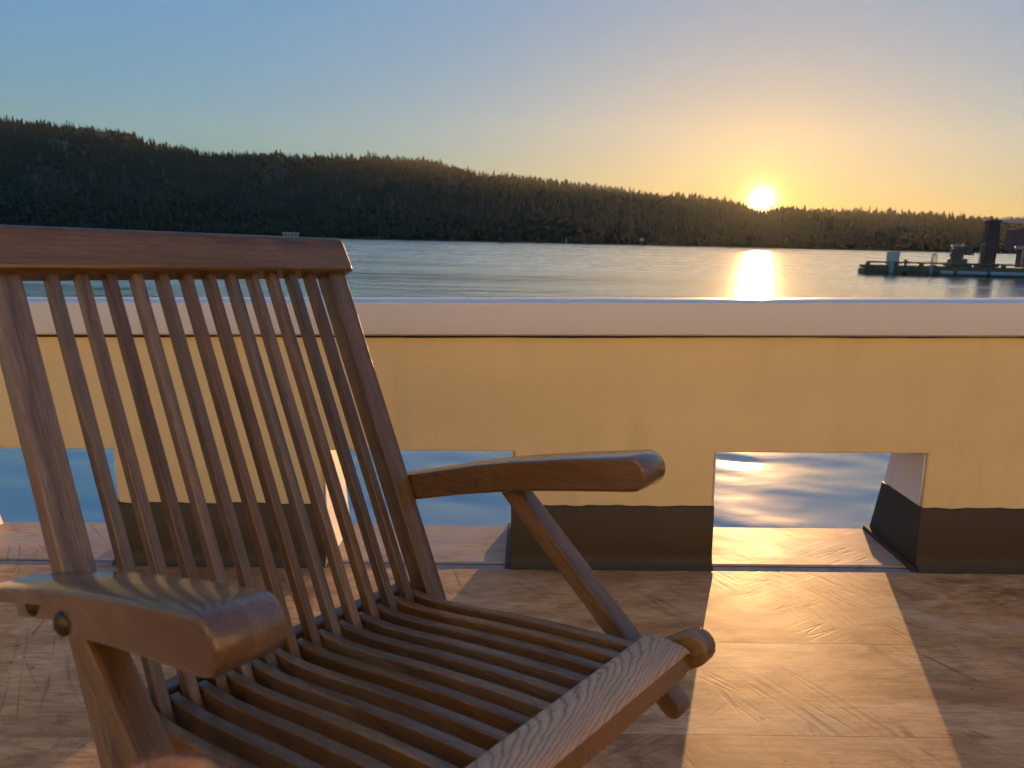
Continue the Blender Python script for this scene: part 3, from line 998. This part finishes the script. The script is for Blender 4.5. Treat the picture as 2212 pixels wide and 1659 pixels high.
# cap rail: several lengths butted, slightly crowned top
g = G('cap_gloss')
bf = g.noise(g.coords(scale=(5, 60, 60), rnd=False), 1.0, 4, 0.6)
wn = g.noise(g.coords(scale=(18, 40, 60), rnd=False), 1.0, 5, 0.75)
cw = g.mix(g.ramp(wn, [(0.24, 0.8), (0.27, 0.0)]), (0.62, 0.615, 0.60), (0.30, 0.25, 0.2))
g.set(Base_Color=cw, Roughness=0.42)
g.bump(bf, 0.3, 0.003)
M_CAP = g.m
HC = 0.767
cuts = [S0, -3.1, S1]
prof = [(-0.026, 0.680), (-0.026, 0.7625), (-0.0245, 0.7660), (-0.0205, HC), (0.05, HC + 0.003), (0.12, HC + 0.002), (0.165, HC - 0.004), (0.175, HC - 0.012), (0.175, 0.676), (0.0, 0.674), (-0.020, 0.675)]
for a, b in zip(cuts[:-1], cuts[1:]):
    n = int((b - a) / 0.05)
    bm = bmesh.new(); rows = []
    for i in range(n + 1):
        s = a + 0.001 + (b - a - 0.002) * i / n
        wob = 0.0004 * math.sin(s * 9.0) + 0.0003 * math.sin(s * 23 + 1)
        rows.append([bm.verts.new((s, y + (wob * 0.5 if y < 0 else 0), h + (wob if h > 0.7 else 0))) for y, h in prof])
    m = len(prof)
    for i in range(n):
        for j in range(m):
            bm.faces.new((rows[i][j], rows[i + 1][j], rows[i + 1][(j + 1) % m], rows[i][(j + 1) % m]))
    bm.faces.new(rows[0]); bm.faces.new(rows[-1][::-1])
    link('cap_rail', bm_mesh('cap_rail', bm, True, 50), M_CAP, bul)
# dark open seam under the cap, wider towards the left
bm = bmesh.new(); rows = []
for i in range(131):
    s = S0 + (S1 - S0) * i / 130
    wd = 0.0055 - 0.0018 * np.clip((s + 0.5) / 1.6, 0, 1) + 0.0016 * math.sin(s * 7) * math.sin(s * 2.3) + random.uniform(-0.0008, 0.0008)
    rows.append([bm.verts.new((s, y, h)) for y, h in ((-0.0035, HT - 0.003 - wd), (-0.0035, HT + 0.0), (0.004, HT + 0.0), (0.004, HT - 0.003 - wd))])
for i in range(130):
    for j in range(4):
        bm.faces.new((rows[i][j], rows[i + 1][j], rows[i + 1][(j + 1) % 4], rows[i][(j + 1) % 4]))
link('seam', bm_mesh('seam', bm, False), M_CAULK, bul)

# added out-of-view house wall behind the camera, bounces sun onto bulwark and chair
dh = empty('bounce_deckhouse', B @ Matrix.Translation((0, -3.4, 0)))
tag(dh, 'added unseen pale grey wall behind the camera, bouncing sunlight onto the bulwark', 'bounce_deckhouse')
M_HOUSEGREY = paint('pale_grey_paint', (0.48, 0.53, 0.54), 0.5)
bx('wall', dh, (0, -0.4, 1.2), (9.6, 0.8, 2.4), M_HOUSEGREY, 0.01)
bx('roof', dh, (0, -0.3, 2.45), (10.0, 1.4, 0.1), M_WHITE, 0.02)
for x in (-3.2, -1.2, 2.6): bx('window', dh, (x, 0.005, 1.5), (0.8, 0.03, 0.6), M_GLASS, 0.005)
bx('door', dh, (0.9, 0.006, 0.98), (0.75, 0.03, 1.85), M_BUFF, 0.005)

# ------------------------------------------------------------------ the chair
CR = Matrix(((0.6305, 0.7761, 0.0106), (0.7760, -0.6306, 0.0130), (-0.0168, 0.0, 0.9999)))
CT = Vector((-0.46728, 1.13072, -0.05617)) + Vector((0, 0, CZ))
# local chair frame used for the measurements: x = along the back (far end +), y = forward, z = up, origin at the back's top
CM = Matrix(((CR[0][0], CR[0][1], CR[0][2], CT.x), (CR[1][0], CR[1][1], CR[1][2], CT.y), (CR[2][0], CR[2][1], CR[2][2], CT.z), (0, 0, 0, 1)))
FLOOR = -0.872
# right-handed version: flip x (local X' = -x)
FLIP = Matrix.Diagonal((-1, 1, 1, 1))
CHAIR = CM @ FLIP @ Matrix.Translation((0, 0.35, FLOOR))
chair = empty('folding_chair', CHAIR)
tag(chair, 'slatted varnished teak folding armchair with reclined back, facing right on the deck', 'chair')
TOCH = Matrix.Translation((0, -0.35, -FLOOR))    # measured frame (flipped x) -> chair root


def cp(x, y, z): return TOCH @ Vector((-x, y, z))


def cdir(x, y, z): return Vector((-x, y, z))


UPB = Vector((0, -0.44502, 0.89552))            # up along the back
NB = Vector((0, 0.89552, 0.44502))              # normal of the back, forward
MESH = {}


def member(name, mid, axis, wdir, length, wd, th, mat, bev=0.003, key=None):
    """straight member: centre, long axis, direction of its width"""
    if key and key in MESH: me = MESH[key]
    else:
        me = bm_mesh(name, box_bm(length, wd, th, bev, 2), flat=True); me.materials.append(mat)
        if key: MESH[key] = me
    return link(name, me, None, chair, frame(cp(*mid), cdir(*axis), cdir(*wdir)))


PT = 0.036
XV = (1, 0, 0)
# back slats run from inside the top rail down past the seat
SL_LEN = 0.64
for i in range(12):
    x = (i - 5.5) * PT
    c = UPB * (-(SL_LEN / 2) + 0.012) - NB * 0.009
    member('back_slat', (x, c.y, c.z), (0, -UPB.y, -UPB.z), XV, SL_LEN, 0.0148, 0.018, M_TEAK, 0.002, 'bs%d' % (i % 3))
# stiles, going on down as front legs
ST_LEN = 0.99
for sx in (1, -1):
    x = sx * 0.2515
    c = UPB * (-(ST_LEN / 2) + 0.012) - NB * 0.017
    member('back_stile', (x, c.y, c.z), (0, -UPB.y, -UPB.z), XV, ST_LEN, 0.037, 0.034, M_TEAK, 0.003, 'stile')
# top rail
pts = [(-0.276, 0.0), (0.276, 0.0)]
hr = 0.0605
for k in range(7):
    a = math.radians(90 * k / 6)
    pts.append((0.2735 - 0.013 + 0.013 * math.cos(a), hr - 0.013 + 0.013 * math.sin(a)))
for k in range(7):
    a = math.radians(90 + 90 * k / 6)
    pts.append((-(0.2735 - 0.013) + 0.013 * math.cos(a), hr - 0.013 + 0.013 * math.sin(a)))
me = extrude_profile('top_rail', pts, 0.044, 0.006, 3)
o = Vector((0, 0.017, 0.0057)) - NB * 0.022
M = Matrix.Identity(4)
ax, up_, nb = cdir(1, 0, 0), cdir(0, UPB.y, UPB.z), cdir(0, NB.y, NB.z)
oc = cp(0, o.y, o.z)
Yv = up_.cross(ax)
M = Matrix(((ax.x, Yv.x, up_.x, oc.x), (ax.y, Yv.y, up_.y, oc.y), (ax.z, Yv.z, up_.z, oc.z), (0, 0, 0, 1)))
link('top_rail', me, M_TEAK, chair, M)

# seat slats: slightly dished
SEAT = [(0.232, -0.5005), (0.262, -0.4995), (0.30, -0.4965), (0.36, -0.4868), (0.44, -0.4715), (0.53, -0.4565), (0.60, -0.4465), (0.655, -0.4405)]


def seat_slat_mesh():
    bm = bmesh.new(); rows = []
    hw, dp = 0.0074, 0.030
    for y, z in SEAT:
        rows.append([bm.verts.new((y - 0.44, px, z + 0.47 + pz)) for px, pz in ((-hw, -dp), (hw, -dp), (hw, -0.002), (hw - 0.0025, 0), (-hw + 0.0025, 0), (-hw, -0.002))])
    for i in range(len(rows) - 1):
        for j in range(6): bm.faces.new((rows[i][j], rows[i + 1][j], rows[i + 1][(j + 1) % 6], rows[i][(j + 1) % 6]))
    bm.faces.new(rows[0]); bm.faces.new(rows[-1][::-1])
    me = bm_mesh('seat_slat', bm, True, 35); me.materials.append(M_TEAK)
    return me


SSM = seat_slat_mesh()
for k in range(13):
    x = (6 - k) * PT
    o = cp(x, 0.44, -0.47)
    link('seat_slat', SSM, None, chair, Matrix(((0, -1, 0, o.x), (1, 0, 0, o.y), (0, 0, 1, o.z), (0, 0, 0, 1))))
# rear cross rail behind the back slats, front rail with the broad top
member('rear_rail', (0, 0.205, -0.518), XV, (0, 0.99, -0.03), 0.478, 0.024, 0.034, M_TEAK, 0.003)
pr = [(0.0, -0.042), (0.0, -0.004), (0.002, -0.001), (0.006, 0.0005), (0.045, -0.0005), (0.055, -0.003), (0.0595, -0.008), (0.0585, -0.040), (0.055, -0.043)]
bm = bmesh.new(); rows = []
for x in (-0.262, -0.258, -0.2, -0.1, 0, 0.1, 0.2, 0.250, 0.262):
    ch = 0.006 if abs(x) > 0.255 else 0.0
    rows.append([bm.verts.new((x, -(y - 0.03), z - ch * (1 if z > -0.02 else -1))) for y, z in pr])
m = len(pr)
for i in range(len(rows) - 1):
    for j in range(m): bm.faces.new((rows[i][j], rows[i + 1][j], rows[i + 1][(j + 1) % m], rows[i][(j + 1) % m]))
bm.faces.new(rows[0]); bm.faces.new(rows[-1][::-1])
o = cp(0, 0.6405 + 0.03, -0.4395)
fr = link('front_rail', bm_mesh('front_rail', bm, True, 40), M_TEAK_RAIL, chair, Matrix(((-1, 0, 0, o.x), (0, -1, 0, o.y), (0, 0, 1, o.z), (0, 0, 0, 1))))
fr.data.materials.append(M_TEAK_ARM)
for p in fr.data.polygons:
    if p.normal.z < 0.35: p.material_index = 1
# lower stretchers
member('stretcher', (0, 0.47, -0.60), XV, (0, 1, 0), 0.50, 0.03, 0.03, M_TEAK, 0.004)
member('stretcher', (0, 0.26, -0.79), XV, (0, 1, 0), 0.55, 0.03, 0.03, M_TEAK, 0.004)


def rounded_member(name, p0, p1, wd, th, x, mat, round0=True, round1=True):
    """flat bar in the side plane of the chair, rounded ends; p0, p1 = (y, z)"""
    L_ = math.hypot(p1[0] - p0[0], p1[1] - p0[1]); r = wd / 2
    pts = []
    for k in range(9):
        a = -math.pi / 2 + math.pi * k / 8
        pts.append((L_ / 2 - r + r * math.cos(a), r * math.sin(a)) if round1 else (L_ / 2, r * math.sin(a)))
    for k in range(9):
        a = math.pi / 2 + math.pi * k / 8
        pts.append((-L_ / 2 + r + r * math.cos(a), r * math.sin(a)) if round0 else (-L_ / 2, r * math.sin(a)))
    if not round1: pts[0:9] = [(L_ / 2, -r), (L_ / 2, r)]
    if not round0: pts[-9:] = [(-L_ / 2, r), (-L_ / 2, -r)]
    me = extrude_profile(name, pts, th, 0.0035, 2)
    d = cdir(0, (p1[0] - p0[0]) / L_, (p1[1] - p0[1]) / L_)
    Y = cdir(1, 0, 0)
    Z = d.cross(Y)
    o = cp(x, (p0[0] + p1[0]) / 2, (p0[1] + p1[1]) / 2)
    return link(name, me, mat, chair, Matrix(((d.x, Y.x, Z.x, o.x), (d.y, Y.y, Z.y, o.y), (d.z, Y.z, Z.z, o.z), (0, 0, 0, 1))))


ARM_T = [(0.10, -0.3535), (0.158, -0.335), (0.21, -0.3185), (0.31, -0.2865), (0.383, -0.266), (0.482, -0.2415), (0.57, -0.2215)]
ARM_B = [(0.595, -0.2655), (0.50, -0.286), (0.436, -0.3005), (0.36, -0.320), (0.273, -0.345), (0.181, -0.3745), (0.11, -0.396)]


def arc(c, r, a0, a1, n): return [(c[0] + r * math.cos(R_(a0 + (a1 - a0) * k / n)), c[1] + r * math.sin(R_(a0 + (a1 - a0) * k / n))) for k in range(n + 1)]


END = arc((0.5885, -0.2420), 0.0243, 100, -76, 12)
full = ARM_T + END + ARM_B[1:]
thin = ARM_T + END + [(0.50, -0.286), (0.436, -0.3005), (0.372, -0.3165), (0.345, -0.3225), (0.334, -0.316), (0.332, -0.303), (0.27, -0.318), (0.20, -0.340), (0.11, -0.368)]
for sx in (1, -1):
    arm = None
    for nm, pts, xa, xb in (('armrest', full, 0.2715, 0.3005), ('arm_lip', thin, 0.3005, 0.3315)):
        w = xb - xa
        me = extrude_profile(nm, [(y - 0.36, z + 0.30) for y, z in pts], w, 0.0, 2, 50) if False else None
        bm = bmesh.new()
        P = [(y - 0.36, z + 0.30) for y, z in pts]
        q = 0.0045
        # the outer long edges are eased, the inner joint is left square
        outer = 1 if nm == 'arm_lip' else -1
        cen = (sum(p[0] for p in P) / len(P), sum(p[1] for p in P) / len(P))
        n = len(P)

        def inset(d):
            out = []
            for i in range(n):
                a, b, c = Vector(P[i - 1]), Vector(P[i]), Vector(P[(i + 1) % n])
                t = ((b - a).normalized() + (c - b).normalized()).normalized()
                out.append((b.x + t.y * d, b.y - t.x * d))
            return out
        lay = [(-outer * w / 2, P), (outer * (w / 2 - q), P), (outer * (w / 2 - q * 0.3), inset(q * 0.3)), (outer * w / 2, inset(q))]
        rows = [[bm.verts.new((px, y, pz)) for px, pz in pl] for y, pl in lay]
        for i in range(3):
            for j in range(n):
                bm.faces.new((rows[i][j], rows[i + 1][j], rows[i + 1][(j + 1) % n], rows[i][(j + 1) % n]))
        bm.faces.new(rows[0]); bm.faces.new(rows[-1])
        me = bm_mesh(nm, bm, True, 40, True)
        xm = (xa + xb) / 2
        # local Y = direction of growing |x|
        o = cp(sx * xm, 0.36, -0.30)
        X = cdir(0, 1, 0); Y = cdir(sx, 0, 0); Z = Vector((0, 0, 1))
        M = Matrix(((X.x, Y.x, Z.x, o.x), (X.y, Y.y, Z.y, o.y), (X.z, Y.z, Z.z, o.z), (0, 0, 0, 1)))
        if M.determinant() < 0:                 # mirror the mesh instead of the matrix
            for v in me.vertices: v.co.y *= -1
            me.flip_normals()
            M = Matrix(((X.x, -Y.x, Z.x, o.x), (X.y, -Y.y, Z.y, o.y), (X.z, -Y.z, Z.z, o.z), (0, 0, 0, 1)))
        if nm == 'armrest':
            arm = link(nm, me, M_TEAK_ARM, chair, M); AM = M
        else:
            link(nm, me, M_TEAK_ARM, arm, AM.inverted() @ M)
    for (y, z, xo, r) in ((0.160, -0.366, 0.3005, 0.012), (0.336, -0.3135, 0.3315, 0.0125)):
        bm = bmesh.new()
        bmesh.ops.create_uvsphere(bm, u_segments=16, v_segments=8, radius=r, matrix=Matrix.Diagonal((0.55, 1, 1, 1)))
        bo = link('bolt', bm_mesh('bolt', bm), M_BRONZE, arm, AM.inverted() @ Matrix.Translation(cp(sx * xo, y, z)))
    for (y, z) in ((0.318, -0.313), (0.215, -0.345)):
        bm = bmesh.new(); bmesh.ops.create_cone(bm, cap_ends=True, segments=14, radius1=0.0062, radius2=0.0058, depth=0.0024)
        pm = Matrix.Translation(cp(sx * 0.2712, y, z)) @ Matrix.Rotation(math.pi / 2, 4, 'Y')
        link('plug', bm_mesh('plug', bm), M_TEAK, arm, AM.inverted() @ pm)
    rounded_member('arm_support', (0.356, -0.318), (0.672, -0.575), 0.0285, 0.0335, sx * 0.3135, M_TEAK, False, True)
    rounded_member('rear_leg', (0.715, -0.4385), (0.155, FLOOR + 0.012), 0.044, 0.031, sx * 0.2805, M_TEAK, True, True)

# ------------------------------------------------------------------ photographer's knee at the bottom edge
def person():
    d = ray(352, 1622)
    top = CAM + d * 0.43 + Vector((-0.007, 0, 0.004))
    kc = top - Vector((0, 0, 0.052)) + Vector((0, 0.012, 0))
    deckz = CZ - 0.93
    pts = [(Vector((kc.x + 0.13, -0.32, deckz + 0.47)), 0.085), (Vector((kc.x + 0.09, -0.15, deckz + 0.53)), 0.078), (kc + Vector((0.045, -0.16, -0.045)), 0.064),
           (kc + Vector((0.008, -0.04, -0.008)), 0.054), (kc, 0.051), (kc + Vector((-0.002, 0.012, -0.05)), 0.050),
           (kc + Vector((-0.004, -0.01, -0.17)), 0.050), (kc + Vector((-0.006, -0.02, -0.33)), 0.043),
           (Vector((kc.x - 0.01, kc.y - 0.03, deckz + 0.10)), 0.034), (Vector((kc.x - 0.01, kc.y - 0.025, deckz + 0.05)), 0.036),
           (Vector((kc.x - 0.015, kc.y + 0.06, deckz + 0.036)), 0.034), (Vector((kc.x - 0.02, kc.y + 0.15, deckz + 0.026)), 0.024)]
    me = bpy.data.meshes.new('person')
    me.from_pydata([p for p, _ in pts], [(i, i + 1) for i in range(len(pts) - 1)], [])
    o = bpy.data.objects.new('person', me); COL.objects.link(o)
    o.modifiers.new('skin', 'SKIN')
    for v, (_, r) in zip(me.skin_vertices[0].data, pts): v.radius = (r, r)
    me.skin_vertices[0].data[0].use_root = True
    sb = o.modifiers.new('sub', 'SUBSURF'); sb.levels = 2; sb.render_levels = 2
    dg = bpy.context.evaluated_depsgraph_get()
    m2 = bpy.data.meshes.new_from_object(o.evaluated_get(dg))
    o.modifiers.clear(); o.data = m2; bpy.data.meshes.remove(me)
    g = G('skin')
    f = g.noise(g.coords(rnd=False), 60, 4, 0.6)
    g.set(Base_Color=g.ramp(f, [(0.3, (0.085, 0.032, 0.014)), (0.7, (0.13, 0.05, 0.022))]), Roughness=0.65)
    g.bump(f, 0.3, 0.001)
    m2.materials.clear(); m2.materials.append(g.m); m2.shade_smooth()
    # fine hair on the skin, catching the sun
    rr = np.random.default_rng(3)
    VV, TT = [], []
    polys = [p for p in m2.polygons if p.normal.z > 0.1 and p.center.z > kc.z - 0.02 and (p.center - kc).length < 0.13]
    for _ in range(1700):
        p = polys[rr.integers(len(polys))]
        vs = [m2.vertices[i].co for i in p.vertices]
        w = rr.dirichlet(np.ones(len(vs)))
        c = sum((v * float(q) for v, q in zip(vs, w)), Vector((0, 0, 0)))
        dr = (p.normal + Vector(rr.normal(0, 0.45, 3))).normalized()
        sd = dr.cross(Vector(rr.normal(0, 1, 3))).normalized() * 0.00013
        ln = float(rr.uniform(0.003, 0.007))
        b = len(VV)
        VV += [c - sd, c + sd, c + dr * ln]
        TT.append((b, b + 1, b + 2))
    gh = G('body_hair'); gh.set(Base_Color=(0.30, 0.14, 0.06), Roughness=0.5)
    hm = bpy.data.meshes.new('hair'); hm.from_pydata(VV, [], TT); hm.update()
    ho = link('hair', hm, gh.m, o); ho['kind'] = 'stuff'
    tag(o, 'bent bare knee rimmed by orange sunlight at the bottom edge', 'person')


person()

# ------------------------------------------------------------------ evening haze over the water
bm = bmesh.new()
add_box(bm, (0, 350, 169), (4200, 4000, 342))
hz = G('evening_haze')
hz.t.nodes.remove(hz.b)
pv = hz.n('VolumePrincipled')
pv.inputs['Color'].default_value = (0.92, 0.97, 0.90, 1)
pv.inputs['Density'].default_value = 0.000018
pv.inputs['Anisotropy'].default_value = 0.64
hz.l(pv.outputs[0], hz.t.nodes['Material Output'].inputs['Volume'])
tag(link('haze', bm_mesh('haze', bm, False), hz.m), 'thin evening haze over the water and the hill', 'haze', kind='stuff')
